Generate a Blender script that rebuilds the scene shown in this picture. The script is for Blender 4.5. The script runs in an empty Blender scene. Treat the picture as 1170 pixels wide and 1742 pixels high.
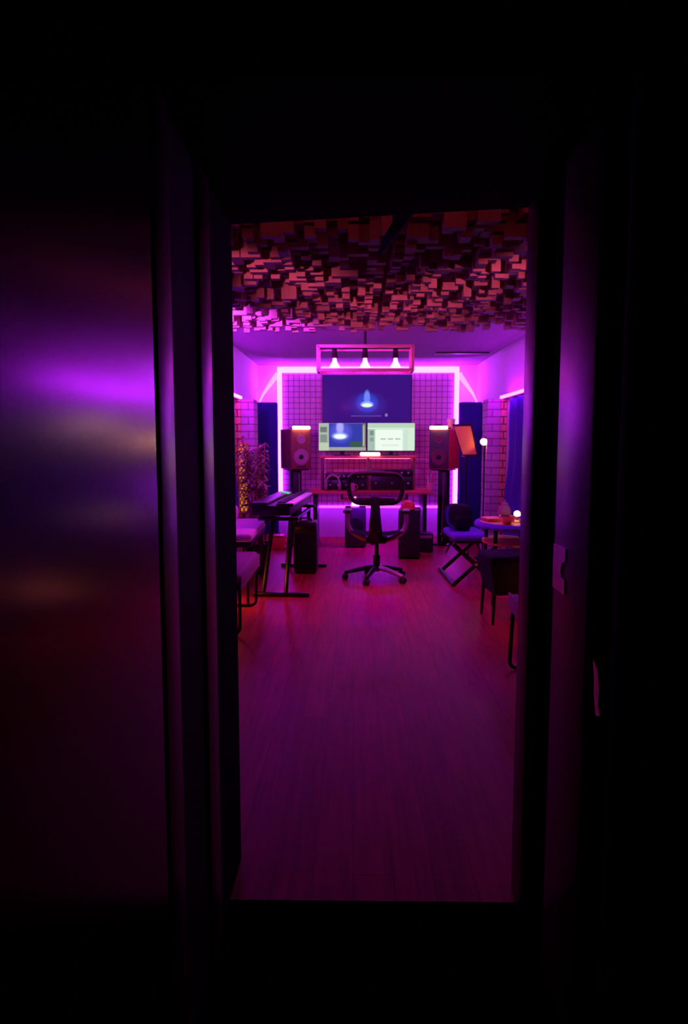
import bpy, bmesh, math, random
from mathutils import Vector, Matrix, Euler
R = math.radians
scene = bpy.context.scene
COL = scene.collection
rnd = random.Random(7)

# ------------------------------------------------------------------ materials
def _nodes(name):
    m = bpy.data.materials.new(name); m.use_nodes = True
    nt = m.node_tree
    return m, nt, nt.nodes['Principled BSDF']

def mat(name, col, rough=.5, metal=0., nscale=9., namt=.25, bump=.0, spec=.5, stretch=(1, 1, 1)):
    """principled surface whose colour and roughness wander with a noise"""
    m, nt, b = _nodes(name)
    tc = nt.nodes.new('ShaderNodeTexCoord'); mp = nt.nodes.new('ShaderNodeMapping')
    mp.inputs['Scale'].default_value = stretch
    nz = nt.nodes.new('ShaderNodeTexNoise'); nz.inputs['Scale'].default_value = nscale; nz.inputs['Detail'].default_value = 4
    cr = nt.nodes.new('ShaderNodeValToRGB')
    cr.color_ramp.elements[0].color = (*[c * (1 - namt) for c in col], 1)
    cr.color_ramp.elements[1].color = (*[min(1, c * (1 + namt)) for c in col], 1)
    nt.links.new(tc.outputs['Object'], mp.inputs[0]); nt.links.new(mp.outputs[0], nz.inputs['Vector'])
    nt.links.new(nz.outputs['Fac'], cr.inputs[0]); nt.links.new(cr.outputs[0], b.inputs['Base Color'])
    b.inputs['Roughness'].default_value = rough; b.inputs['Metallic'].default_value = metal
    b.inputs['Specular IOR Level'].default_value = spec
    if bump:
        bp = nt.nodes.new('ShaderNodeBump'); bp.inputs['Strength'].default_value = bump; bp.inputs['Distance'].default_value = .01
        nt.links.new(nz.outputs['Fac'], bp.inputs['Height']); nt.links.new(bp.outputs[0], b.inputs['Normal'])
    return m

def glow(name, col, strength):
    m, nt, b = _nodes(name)
    b.inputs['Base Color'].default_value = (*[min(.8, c) for c in col], 1)
    b.inputs['Emission Color'].default_value = (*col, 1)
    b.inputs['Emission Strength'].default_value = strength
    return m

def brick(name, c1, c2, mortar, w, h, off, msize, rough=.7, bump=.6, axes='xz', spec=.4):
    m, nt, b = _nodes(name)
    tc = nt.nodes.new('ShaderNodeTexCoord'); sp = nt.nodes.new('ShaderNodeSeparateXYZ'); cb = nt.nodes.new('ShaderNodeCombineXYZ')
    nt.links.new(tc.outputs['Object'], sp.inputs[0])
    ix = {'x': 0, 'y': 1, 'z': 2}
    nt.links.new(sp.outputs[ix[axes[0]]], cb.inputs[0]); nt.links.new(sp.outputs[ix[axes[1]]], cb.inputs[1])
    bt = nt.nodes.new('ShaderNodeTexBrick')
    bt.offset = off; bt.squash = 1
    bt.inputs['Color1'].default_value = (*c1, 1); bt.inputs['Color2'].default_value = (*c2, 1); bt.inputs['Mortar'].default_value = (*mortar, 1)
    bt.inputs['Scale'].default_value = 1; bt.inputs['Mortar Size'].default_value = msize
    bt.inputs['Mortar Smooth'].default_value = .1
    bt.inputs['Brick Width'].default_value = w; bt.inputs['Row Height'].default_value = h
    nt.links.new(cb.outputs[0], bt.inputs['Vector'])
    nz = nt.nodes.new('ShaderNodeTexNoise'); nz.inputs['Scale'].default_value = 14
    nt.links.new(cb.outputs[0], nz.inputs['Vector'])
    mx = nt.nodes.new('ShaderNodeMixRGB'); mx.blend_type = 'MULTIPLY'; mx.inputs[0].default_value = .35
    nt.links.new(bt.outputs['Color'], mx.inputs[1]); nt.links.new(nz.outputs['Color'], mx.inputs[2])
    nt.links.new(mx.outputs[0], b.inputs['Base Color'])
    bp = nt.nodes.new('ShaderNodeBump'); bp.inputs['Strength'].default_value = bump; bp.inputs['Distance'].default_value = .006; bp.invert = True
    nt.links.new(bt.outputs['Fac'], bp.inputs['Height']); nt.links.new(bp.outputs[0], b.inputs['Normal'])
    b.inputs['Roughness'].default_value = rough; b.inputs['Specular IOR Level'].default_value = spec
    return m

def floor_mat():
    m, nt, b = _nodes('laminate_planks')
    N, L = nt.nodes.new, nt.links.new
    tc = N('ShaderNodeTexCoord'); sp = N('ShaderNodeSeparateXYZ'); cb = N('ShaderNodeCombineXYZ')
    L(tc.outputs['Object'], sp.inputs[0]); L(sp.outputs[1], cb.inputs[0]); L(sp.outputs[0], cb.inputs[1])
    bt = N('ShaderNodeTexBrick'); bt.offset = .37
    bt.inputs['Color1'].default_value = (.50, .055, .06, 1); bt.inputs['Color2'].default_value = (.39, .043, .047, 1)
    bt.inputs['Mortar'].default_value = (.26, .03, .02, 1)
    bt.inputs['Scale'].default_value = 1; bt.inputs['Mortar Size'].default_value = .0016
    bt.inputs['Brick Width'].default_value = 1.25; bt.inputs['Row Height'].default_value = .125
    L(cb.outputs[0], bt.inputs['Vector'])
    mp = N('ShaderNodeMapping'); mp.inputs['Scale'].default_value = (28, 1.6, 1); L(tc.outputs['Object'], mp.inputs[0])
    nz = N('ShaderNodeTexNoise'); nz.inputs['Scale'].default_value = 1.4; nz.inputs['Detail'].default_value = 7; L(mp.outputs[0], nz.inputs['Vector'])
    cr = N('ShaderNodeValToRGB'); cr.color_ramp.elements[0].position = .3; cr.color_ramp.elements[0].color = (.45, .4, .38, 1); cr.color_ramp.elements[1].position = .7
    L(nz.outputs['Fac'], cr.inputs[0])
    mx = N('ShaderNodeMixRGB'); mx.blend_type = 'MULTIPLY'; mx.inputs[0].default_value = .8
    L(bt.outputs['Color'], mx.inputs[1]); L(cr.outputs[0], mx.inputs[2]); L(mx.outputs[0], b.inputs['Base Color'])
    mr = N('ShaderNodeMapRange'); mr.inputs['To Min'].default_value = .36; mr.inputs['To Max'].default_value = .52
    L(nz.outputs['Fac'], mr.inputs[0]); L(mr.outputs[0], b.inputs['Roughness'])
    bp = N('ShaderNodeBump'); bp.inputs['Strength'].default_value = .12; bp.inputs['Distance'].default_value = .004
    L(nz.outputs['Fac'], bp.inputs['Height']); L(bp.outputs[0], b.inputs['Normal'])
    b.inputs['Specular IOR Level'].default_value = .05
    return m

def screen_mat(name, base, rects, blobs, strength):
    """a lit display: base colour, then rectangles (x0,x1,z0,z1,col) and soft ellipses (cx,cz,rx,rz,col,power) in metres from its centre"""
    m, nt, b = _nodes(name)
    N, L = nt.nodes.new, nt.links.new
    tc = N('ShaderNodeTexCoord'); sp = N('ShaderNodeSeparateXYZ'); L(tc.outputs['Object'], sp.inputs[0])
    X, Z = sp.outputs[0], sp.outputs[2]
    def mth(op, a, c):
        n = N('ShaderNodeMath'); n.operation = op
        for i, v in enumerate((a, c)):
            if isinstance(v, (int, float)): n.inputs[i].default_value = v
            else: L(v, n.inputs[i])
        return n.outputs[0]
    rgb = N('ShaderNodeRGB'); rgb.outputs[0].default_value = (*base, 1); cur = rgb.outputs[0]
    def mix(fac, col, mode='MIX'):
        n = N('ShaderNodeMixRGB'); n.blend_type = mode; L(fac, n.inputs[0]); L(cur, n.inputs[1]); n.inputs[2].default_value = (*col, 1)
        return n.outputs[0]
    for x0, x1, z0, z1, col in rects:
        f = mth('MULTIPLY', mth('MULTIPLY', mth('GREATER_THAN', X, x0), mth('LESS_THAN', X, x1)), mth('MULTIPLY', mth('GREATER_THAN', Z, z0), mth('LESS_THAN', Z, z1)))
        cur = mix(f, col)
    for cx, cz, rx, rz, col, pw in blobs:
        dx = mth('DIVIDE', mth('SUBTRACT', X, cx), rx); dz = mth('DIVIDE', mth('SUBTRACT', Z, cz), rz)
        d = mth('ADD', mth('MULTIPLY', dx, dx), mth('MULTIPLY', dz, dz))
        f = mth('MINIMUM', mth('MULTIPLY', mth('MAXIMUM', mth('SUBTRACT', 1.0, d), 0.0), pw), 1.0)
        cur = mix(f, col)
    b.inputs['Base Color'].default_value = (.004, .004, .005, 1); b.inputs['Roughness'].default_value = .12; b.inputs['Specular IOR Level'].default_value = .15
    L(cur, b.inputs['Emission Color']); b.inputs['Emission Strength'].default_value = strength
    return m

def net_mat(name, col, clear):
    m, nt, b = _nodes(name)
    b.inputs['Base Color'].default_value = (*col, 1); b.inputs['Roughness'].default_value = .8
    tr = nt.nodes.new('ShaderNodeBsdfTransparent'); mx = nt.nodes.new('ShaderNodeMixShader'); mx.inputs[0].default_value = clear
    out = nt.nodes['Material Output']
    nt.links.new(b.outputs[0], mx.inputs[1]); nt.links.new(tr.outputs[0], mx.inputs[2]); nt.links.new(mx.outputs[0], out.inputs[0])
    return m

# ------------------------------------------------------------------ mesh builder
class MB:
    def __init__(s): s.bm = bmesh.new()
    def _xf(s, vs, M): bmesh.ops.transform(s.bm, matrix=M, verts=vs); return s
    def box(s, c, d, rot=(0, 0, 0), bev=0., seg=2):
        r = bmesh.ops.create_cube(s.bm, size=1); vs = r['verts']
        bmesh.ops.scale(s.bm, vec=Vector(d), verts=vs)
        if bev:
            es = list({e for v in vs for e in v.link_edges})
            o = bmesh.ops.bevel(s.bm, geom=es, offset=min(bev, min(d) * .49), segments=seg, affect='EDGES', profile=.5)
            vs = list({v for f in o['faces'] for v in f.verts} | {v for v in vs if v.is_valid})
        return s._xf(vs, Matrix.Translation(Vector(c)) @ Euler(rot).to_matrix().to_4x4())
    def cyl(s, a, b, r1, r2=None, n=16, cap=True):
        a, b = Vector(a), Vector(b); d = b - a
        r = bmesh.ops.create_cone(s.bm, cap_ends=cap, segments=n, radius1=r1, radius2=r1 if r2 is None else r2, depth=d.length)
        q = d.to_track_quat('Z', 'Y')
        return s._xf(r['verts'], Matrix.Translation((a + b) / 2) @ q.to_matrix().to_4x4())
    def ball(s, c, r, n=16, scale=(1, 1, 1)):
        o = bmesh.ops.create_uvsphere(s.bm, u_segments=n, v_segments=max(6, n // 2), radius=r)
        return s._xf(o['verts'], Matrix.Translation(Vector(c)) @ Matrix.Diagonal((*scale, 1)))
    def lathe(s, prof, c=(0, 0, 0), n=24):
        rings = []
        for r, z in prof:
            rings.append([s.bm.verts.new((c[0] + r * math.cos(2 * math.pi * i / n), c[1] + r * math.sin(2 * math.pi * i / n), c[2] + z)) for i in range(n)])
        for a, b in zip(rings, rings[1:]):
            for i in range(n): s.bm.faces.new((a[i], a[(i + 1) % n], b[(i + 1) % n], b[i]))
        s.bm.faces.new(rings[0][::-1]); s.bm.faces.new(rings[-1])
        return s
    def tube(s, pts, r, n=10, closed=False, flat=1.0):
        pts = [Vector(p) for p in pts]; rings = []; k = len(pts)
        up = None
        for i, p in enumerate(pts):
            t = (pts[(i + 1) % k] - pts[i - 1]) if closed else (pts[min(i + 1, k - 1)] - pts[max(i - 1, 0)])
            t.normalize()
            if up is None: up = t.orthogonal().normalized()
            up = (up - t * up.dot(t)).normalized(); sd = t.cross(up)
            rr = r[i] if isinstance(r, (list, tuple)) else r
            rings.append([s.bm.verts.new(p + (up * math.cos(2 * math.pi * j / n) + sd * math.sin(2 * math.pi * j / n) * flat) * rr) for j in range(n)])
        pairs = list(zip(rings, rings[1:])) + ([(rings[-1], rings[0])] if closed else [])
        for a, b in pairs:
            for j in range(n):
                s.bm.faces.new((a[j], a[(j + 1) % n], b[(j + 1) % n], b[j]))
        if not closed: s.bm.faces.new(rings[0][::-1]); s.bm.faces.new(rings[-1])
        return s
    def prism(s, poly, z0, z1, M=None):
        a = [s.bm.verts.new((x, y, z0)) for x, y in poly]; b = [s.bm.verts.new((x, y, z1)) for x, y in poly]
        n = len(poly)
        s.bm.faces.new(a[::-1]); s.bm.faces.new(b)
        for i in range(n): s.bm.faces.new((a[i], a[(i + 1) % n], b[(i + 1) % n], b[i]))
        if M is not None: s._xf(a + b, M)
        return s
    def slab(s, front, back):
        """closed solid between two matching outlines"""
        a = [s.bm.verts.new(p) for p in front]; b = [s.bm.verts.new(p) for p in back]; n = len(a)
        s.bm.faces.new(a); s.bm.faces.new(b[::-1])
        for i in range(n): s.bm.faces.new((a[(i + 1) % n], a[i], b[i], b[(i + 1) % n]))
        return s
    def grid(s, f, nu, nv, thick=0.):
        V = [[s.bm.verts.new(f(i / nu, j / nv)) for j in range(nv + 1)] for i in range(nu + 1)]
        fs = [s.bm.faces.new((V[i][j], V[i + 1][j], V[i + 1][j + 1], V[i][j + 1])) for i in range(nu) for j in range(nv)]
        if thick: bmesh.ops.solidify(s.bm, geom=fs, thickness=thick)
        return s

def arc_pts(pts, r, n=5):
    """round the inner corners of a polyline"""
    pts = [Vector(p) for p in pts]; out = [pts[0]]
    for a, b, c in zip(pts, pts[1:], pts[2:]):
        u, v = (a - b), (c - b); k = min(r, u.length * .49, v.length * .49)
        p, q = b + u.normalized() * k, b + v.normalized() * k
        for i in range(n + 1):
            t = i / n; out.append((1 - t) ** 2 * p + 2 * t * (1 - t) * b + t * t * q)
    out.append(pts[-1]); return out

def obj(name, mb, m, parent=None, loc=(0, 0, 0), smooth=True, kind=None, rot=(0, 0, 0)):
    bmesh.ops.recalc_face_normals(mb.bm, faces=mb.bm.faces)
    me = bpy.data.meshes.new(name); mb.bm.to_mesh(me); mb.bm.free()
    if smooth:
        me.shade_smooth()
        me.set_sharp_from_angle(angle=R(38))
    me.materials.append(m)
    o = bpy.data.objects.new(name, me); COL.objects.link(o)
    o.location = loc; o.rotation_euler = rot
    if parent: o.parent = parent
    if kind: o['kind'] = kind
    return o

def tag(o, label, cat, group=None):
    o['label'] = label; o['category'] = cat
    if group: o['group'] = group
    return o

def thing(name, label, cat, loc=(0, 0, 0), rz=0, group=None):
    o = bpy.data.objects.new(name, None); COL.objects.link(o); o.empty_display_size = .1
    o.location = loc; o.rotation_euler = (0, 0, rz)
    return tag(o, label, cat, group)

# ------------------------------------------------------------------ palette
M = {}
M['wall'] = mat('painted_plaster', (.68, .62, .68), .75, nscale=3, namt=.05)
M['ceil'] = mat('ceiling_paint', (.26, .18, .26), .8, nscale=3, namt=.08)
M['cloud'] = mat('cloud_fabric', (.20, .11, .20), .9, nscale=60, namt=.2, bump=.1)
M['floor'] = floor_mat()
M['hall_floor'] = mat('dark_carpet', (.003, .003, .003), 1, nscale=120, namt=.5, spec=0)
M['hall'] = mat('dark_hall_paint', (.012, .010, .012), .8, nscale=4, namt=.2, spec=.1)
M['jamb'] = mat('dark_varnished_jamb', (.05, .025, .022), .36, nscale=5, namt=.3, stretch=(12, 12, .6))
M['seal'] = mat('black_seal_foam', (.004, .004, .005), .9, nscale=40, namt=.3, spec=.03)
M['door'] = mat('dark_varnished_door', (.012, .008, .008), .20, nscale=4, namt=.35, stretch=(10, 10, .7), bump=.012, spec=.75)
M['plate'] = mat('brushed_steel', (.95, .74, .80), .38, 1.0, nscale=50, namt=.1)
M['diff'] = mat('diffuser_wood', (.42, .24, .21), .7, nscale=6, namt=.45)
M['diff_end'] = mat('shaded_block_ends', (.03, .018, .02), .7, nscale=6, namt=.45)  # shade on the block undersides painted in as a near-black colour
M['tile'] = brick('square_acoustic_tile', (.80, .58, .62), (.72, .52, .58), (.24, .14, .20), .076, .076, 0., .0045, .6, .8)
M['brickw'] = brick('pale_brick', (.64, .36, .60), (.54, .30, .50), (.27, .13, .24), .24, .082, .5, .006, .75, .9)
M['bricko'] = brick('warm_lit_brick', (.90, .50, .30), (.78, .38, .22), (.2, .09, .06), .24, .082, .5, .007, .75, .9)  # warm light caught by the brick edge, painted in as orange
M['black'] = mat('black_plastic', (.012, .011, .014), .45, nscale=30, namt=.2)
M['blackm'] = mat('black_metal', (.015, .013, .016), .35, .4, nscale=30, namt=.2)
M['matte'] = mat('black_fabric', (.012, .011, .018), .9, nscale=80, namt=.4, bump=.1, spec=.15)
M['navy'] = mat('navy_absorber_fabric', (.035, .024, .26), .95, nscale=90, namt=.25, bump=.1, spec=.1)
M['blue'] = mat('blue_velvet', (.15, .045, .62), .9, nscale=40, namt=.2, spec=.2)
M['red'] = mat('red_lacquer', (.75, .03, .045), .4, nscale=6, namt=.15)
M['desk'] = mat('red_stained_wood', (.72, .07, .08), .38, nscale=5, namt=.3, stretch=(1, 8, 8))
M['wood'] = mat('orange_wood', (.62, .24, .08), .5, nscale=5, namt=.35, stretch=(1, 8, 8))
M['woodd'] = mat('dark_wood', (.16, .07, .05), .5, nscale=5, namt=.3, stretch=(8, 8, 1))
M['cream'] = mat('pale_fabric', (.90, .66, .74), .85, nscale=70, namt=.12, bump=.1, spec=.2)
M['lilac'] = mat('dusty_mauve_fabric', (.36, .20, .27), .9, nscale=70, namt=.15, bump=.1, spec=.15)
M['white'] = mat('white_plastic', (.82, .80, .82), .35, nscale=20, namt=.05)
M['alu'] = mat('brushed_aluminium', (.62, .42, .44), .42, .5, nscale=60, namt=.1)
M['brass'] = mat('polished_brass', (.95, .66, .28), .25, .9, nscale=20, namt=.1)
M['pink'] = mat('pink_ceramic', (.80, .42, .42), .5, nscale=12, namt=.1)
M['leaf'] = mat('dusty_leaf', (.42, .30, .25), .7, nscale=12, namt=.4)
M['cane'] = mat('red_brown_cane', (.34, .10, .07), .55, nscale=8, namt=.4, stretch=(3, 3, 14))
M['cone'] = mat('speaker_cone_paper', (.42, .22, .30), .5, nscale=20, namt=.2)
M['net'] = net_mat('black_net', (.02, .015, .025), .62)
M['paper'] = mat('orange_sheet', (.90, .42, .08), .8, nscale=14, namt=.12)
M['led'] = glow('violet_led_tape', (.46, .022, 1.0), 32)
M['led_low'] = glow('violet_led_tape_low', (.46, .02, 1.0), 8)
M['led_soft'] = glow('violet_strip_dim', (.62, .02, 1.0), 22)
M['led_ledge'] = glow('violet_ledge_tape', (.50, .012, 1.0), 50)
M['led_hot'] = glow('bright_violet_ledge_tape', (.50, .014, 1.0), 58)
M['led_wild'] = glow('strong_violet_tape', (.66, .03, 1.0), 190)
M['led_red'] = glow('red_led_tape', (1.0, .07, .11), 6.5)
M['led_desk'] = glow('red_desk_tape', (1.0, .03, .07), 16)
M['led_blue'] = glow('blue_violet_led_tape', (.24, .002, 1.0), 260)
M['bulb'] = glow('pink_bulb', (1.0, .04, .62), 26)
M['warm'] = glow('warm_white_diffuser', (1.0, .40, .20), 16)
M['rose'] = glow('rose_white_diffuser', (1.0, .42, .50), 8)
M['amber'] = glow('amber_lamp', (1.0, .36, .06), 14)
M['fire'] = glow('orange_lamp', (1.0, .17, .03), 120)
M['fire_low'] = glow('dim_orange_lamp', (1.0, .17, .03), 50)
M['spark'] = glow('small_warm_lamp', (1.0, .42, .22), 110)
M['spark_low'] = glow('table_lamp_shade', (1.0, .46, .26), 9)
M['cone_lamp'] = glow('cone_lamp_shade', (1.0, .42, .62), 2.2)
M['green'] = glow('green_display', (.05, .8, .18), .55)

# ------------------------------------------------------------------ setting
XL, XR, YD, YB, ZC = -1.35, 1.72, 2.04, 9.82, 2.43
def struct(name, mb, m, parent=None, smooth=False):
    return obj(name, mb, m, parent, smooth=smooth, kind='structure' if parent is None else None)
DW = [(-.365, 2.125), (.482, 1.985)]                       # far corners of the door opening
struct('floor', MB().prism([(XL - .1, DW[0][1] + .03), (DW[0][0] - .01, DW[0][1] - .2), (DW[0][0] - .01, 1.915), (DW[1][0] + .03, 1.915), (DW[1][0] + .03, 1.95), (XR + .1, 1.8), (XR + .1, YB + .1), (XL - .1, YB + .1)], -.05, 0), M['floor'])
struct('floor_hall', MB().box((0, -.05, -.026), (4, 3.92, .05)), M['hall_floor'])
struct('ceiling', MB().box(((XL + XR) / 2, (1.95 + YB) / 2, ZC + .05), (XR - XL + .2, YB - 1.75, .1)), M['ceil'])
struct('wall_left', MB().box((XL - .05, (2 + YB) / 2, 1.2), (.1, YB - 1.8, 2.5)), M['wall'])
struct('wall_right', MB().box((XR + .05, (1.9 + YB) / 2, 1.2), (.1, YB - 1.7, 2.5)), M['wall'])
struct('wall_back', MB().box(((XL + XR) / 2, YB + .05, 1.2), (XR - XL + .3, .1, 2.5)), M['wall'])
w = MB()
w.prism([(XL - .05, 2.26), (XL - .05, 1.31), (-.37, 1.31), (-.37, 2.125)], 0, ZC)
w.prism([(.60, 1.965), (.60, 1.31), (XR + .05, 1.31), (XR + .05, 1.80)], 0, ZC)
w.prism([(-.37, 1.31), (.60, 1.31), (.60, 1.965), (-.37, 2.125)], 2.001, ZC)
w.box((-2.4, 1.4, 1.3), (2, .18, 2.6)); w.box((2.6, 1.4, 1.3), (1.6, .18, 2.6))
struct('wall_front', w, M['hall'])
# door frame on both sides of the opening: lit faces and black seals between them
t1 = bpy.data.objects.new('trim_1', None); COL.objects.link(t1); t1['kind'] = 'structure'
obj('jamb', MB().box((.54, 1.92, 1.0), (.125, .115, 2.0), bev=.006), M['jamb'], t1)
obj('seal', MB().box((.555, 1.762, 1.0), (.09, .198, 2.0)), M['seal'], t1)
obj('jamb', MB().box((.545, 1.54, 1.0), (.12, .245, 2.0), bev=.006), M['jamb'], t1)
obj('seal', MB().box((.56, 1.36, 1.0), (.08, .12, 2.0)), M['seal'], t1)
obj('casing', MB().box((.56, 1.27, 1.0), (.14, .07, 2.0), bev=.02), M['seal'], t1)
t2 = bpy.data.objects.new('trim_2', None); COL.objects.link(t2); t2['kind'] = 'structure'
obj('seal', MB().prism([(-.366, 1.79), (-.366, 2.12), (-.48, 2.14), (-.48, 1.79)], 0, 2.0), M['seal'], t2)
obj('jamb', MB().box((-.42, 1.72, 1.0), (.117, .125, 2.0), bev=.006), M['jamb'], t2)
obj('seal', MB().box((-.435, 1.52, 1.0), (.12, .28, 2.0)), M['seal'], t2)
obj('jamb', MB().box((-.42, 1.33, 1.0), (.125, .11, 2.0), bev=.006), M['jamb'], t2)
obj('jamb', MB().prism([(-.37, 1.30), (.49, 1.30), (.49, 1.982), (-.37, 2.122)], 1.996, 2.03), M['seal'], t2)
# strike plates let into the frame
def plate(x, y, z, hw, hh, par, nm):
    p = MB()
    out = [(-hw, -hh), (hw, -hh), (hw, -hh * .35), (hw * .45, -hh * .30), (hw * .30, 0), (hw * .55, hh * .34), (hw, hh * .42), (hw, hh), (-hw, hh)]
    p.slab([(x - .003, y - a, z + b) for a, b in out], [(x + .003, y - a, z + b) for a, b in out])
    o = obj(nm, p, M['plate'], par, smooth=False); o['label'] = 'bright metal strike plate with a latch notch'
plate(.4845, 1.607, 1.055, .046, .053, t1, 'strike_plate')
q = MB(); lpts = [(1.362, .915), (1.335, .902), (1.322, .865), (1.326, .835), (1.312, .815), (1.336, .808), (1.35, .845), (1.353, .88)]
q.slab([(.483, y, z) for y, z in lpts], [(.525, y, z) for y, z in lpts])
obj('latch_plate', q, M['plate'], t1, smooth=False)
struct('door_1', MB().box((-.383, .845, 1.0), (.045, .83, 1.99), bev=.004), M['door'])

# raised tiled panel on the back wall with LED tape round its edge
PX0, PX1, PZ0, PZ1, PY = -1.0, 1.385, .47, 2.31, 9.66
obj('wall_panel', MB().box(((PX0 + PX1) / 2, PY + .04, (PZ0 + PZ1) / 2), (PX1 - PX0, .06, PZ1 - PZ0), bev=.004), M['tile'], kind='structure', smooth=False)
led = thing('led_light_loop', 'glowing violet LED tape running around the tiled panel on the back wall', 'LED light', ((PX0 + PX1) / 2, PY, 1.39))
cx, hw, hh = (PX0 + PX1) / 2, (PX1 - PX0) / 2, (PZ1 - PZ0) / 2
obj('light_strip', MB().box((0, .01, hh + .043), (2 * hw + .13, .05, .08), bev=.015), M['led'], led)
obj('light_strip', MB().box((0, .01, -hh - .02), (2 * hw + .09, .05, .03), bev=.01), M['led_low'], led)
for s in (-1, 1):
    obj('light_strip', MB().box((s * (hw + .034), .01, 0), (.063, .05, 2 * hh + .01), bev=.01), M['led'], led)
for s, w_ in ((-1, 'left'), (1, 'right')):
    x0 = cx + s * (hw + .06)
    pts = [(x0, 9.70, 2.30), (x0 + s * .10, 9.71, 2.17), (x0 + s * .21, 9.72, 2.02), (x0 + s * .26, 9.73, 1.92), (x0 + s * .28, 9.73, 1.75)]  # slanting violet streak shaped as a tapering emissive tube
    tag(obj('led_light_tape', MB().tube(pts, [.040, .030, .018, .010, .006], 8), M['led_soft']),
        f'short tapering violet glowing strip slanting down behind the {w_} navy absorber', 'LED light', 'slanting glowing strips')

# side ledges with LED tape, brick pilasters, curtains
for s, X, w_ in ((-1, XL, 'left'), (1, XR, 'right')):
    tag(obj('wall_ledge', MB().box((X - s * .035, 5.9, 1.845), (.07, 3.8, .03), bev=.004), M['woodd']),
        f'narrow ledge along the {w_} wall above the blue curtain', 'ledge', 'side wall ledges')
    tag(obj('led_light_tape', MB().box((X - s * .083, 6.55, 1.852), (.024, 2.5, .03), bev=.004), M['led_hot' if s < 0 else 'led_ledge']),
        f'violet LED tape along the front edge of the {w_} wall ledge', 'LED light', 'ledge LED tapes')
    p = bpy.data.objects.new('pilaster_' + w_, None); COL.objects.link(p); p['kind'] = 'structure'
    obj('brick_face', MB().box((X - s * .14, 8.02, .92), (.15, .30, 1.84), bev=.003), M['brickw'], p, smooth=False)
    obj('brick_edge', MB().box((X - s * .035, 8.0, .92), (.065, .33, 1.84), bev=.003), M['bricko'], p, smooth=False)
    def cur(u, v, s=s, X=X):
        z = .03 + v * 1.79
        edge = 7.47 + .26 * math.exp(-((z - .72) / .42) ** 2) + .05 * math.sin(z * 5)
        y = 4.1 + u * (edge - 4.1)
        return (X - s * (.055 + .022 * math.sin(u * 60) + .012 * math.sin(u * 23 + z)), y, z)
    tag(obj('curtain', MB().grid(cur, 110, 24, .006), M['blue']), f'blue velvet curtain hanging on the {w_} wall under the ledge', 'curtain', 'side curtains')
    tag(obj('absorber_panel', MB().box((X - s * (.165 if s < 0 else .155), 9.40, .955), (.29, .17, 1.87), bev=.012), M['navy']),
        f'tall navy acoustic absorber standing in the {w_} back corner', 'acoustic panel', 'corner absorbers')

# smooth ceiling cloud and vent at the back of the ceiling
def rrect(x0, x1, y0, y1, r, n=8):
    out = []
    for cx_, cy_, a0 in ((x1 - r, y1 - r, 0), (x0 + r, y1 - r, 90), (x0 + r, y0 + r, 180), (x1 - r, y0 + r, 270)):
        for i in range(n + 1):
            a = R(a0 + 90 * i / n); out.append((cx_ + r * math.cos(a), cy_ + r * math.sin(a)))
    return out
tag(obj('ceiling_cloud', MB().prism(rrect(-1.18, 1.55, 5.95, 8.45, .42), 2.365, 2.428), M['cloud']),
    'smooth dark rounded acoustic cloud on the ceiling behind the block diffusers', 'ceiling panel')
v = MB().box((1.22, 7.95, 2.358), (.60, .10, .016), bev=.004)
vt = tag(obj('ceiling_vent', v, M['black']), 'long dark slot vent in the rounded ceiling cloud', 'vent')

# skyline diffusers of square blocks covering the ceiling
COLS = [(-1.31, -.565, 'by the left wall'), (-.56, .165, 'left of the middle gap'), (.195, .925, 'right of the middle gap'), (.93, 1.69, 'by the right wall')]
ROWS = [(3.10, 3.785, 'in the row nearest the doorway'), (3.79, 4.475, 'in the second row from the doorway'), (4.48, 5.165, 'in the third row from the doorway'), (5.17, 5.86, 'in the row beside the ceiling cloud')]
for ri, (y0, y1, rl) in enumerate(ROWS):
    for x0, x1, cl in COLS:
        t = thing('ceiling_diffuser', f'wooden block diffuser {rl}, {cl}', 'acoustic panel', ((x0 + x1) / 2, (y0 + y1) / 2, ZC), 0, 'block diffusers on the ceiling')
        wx, wy = x1 - x0, y1 - y0
        obj('backing_board', MB().box((0, 0, -.012), (wx, wy, .022)), M['diff'], t, smooth=False)
        nx, ny = round(wx / .05), round(wy / .05)
        b = MB(); sx, sy = wx / nx, wy / ny
        H = [[rnd.choice((.01, .025, .04, .055, .07, .085, .105, .13, .15)) for _ in range(ny)] for _ in range(nx)]
        for _ in range(nx * ny // 8):       # neighbouring blocks often share a height
            i, j = rnd.randrange(nx - 1), rnd.randrange(ny - 1)
            if rnd.random() < .5: H[i + 1][j] = H[i][j]
            else: H[i][j + 1] = H[i][j]
        for i in range(nx):
            for j in range(ny):
                h = H[i][j]
                x, y = -wx / 2 + sx * (i + .5), -wy / 2 + sy * (j + .5)
                b.prism([(x - sx * .495, y - sy * .495), (x + sx * .495, y - sy * .495), (x + sx * .495, y + sy * .495), (x - sx * .495, y + sy * .495)], -.022 - h, -.0225)
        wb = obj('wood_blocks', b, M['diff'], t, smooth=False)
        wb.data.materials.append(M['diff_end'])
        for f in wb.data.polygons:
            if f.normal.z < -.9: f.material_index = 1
# black boom under the ceiling, just inside the door
bt = thing('boom_arm', 'black boom arm slanting under the ceiling just inside the doorway', 'boom arm', (.22, 2.60, 2.2))
obj('pole', MB().tube([(.02, -.13, .035), (-.02, .0, 0), (-.075, .34, -.01), (-.10, .55, -.01)], [.03, .028, .022, .015], 10), M['seal'], bt)
obj('ceiling_mount', MB().cyl((.02, -.13, .02), (.02, -.13, .229), .022, n=12).cyl((.02, -.13, .215), (.02, -.13, .2295), .05, n=16), M['black'], bt)

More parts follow.
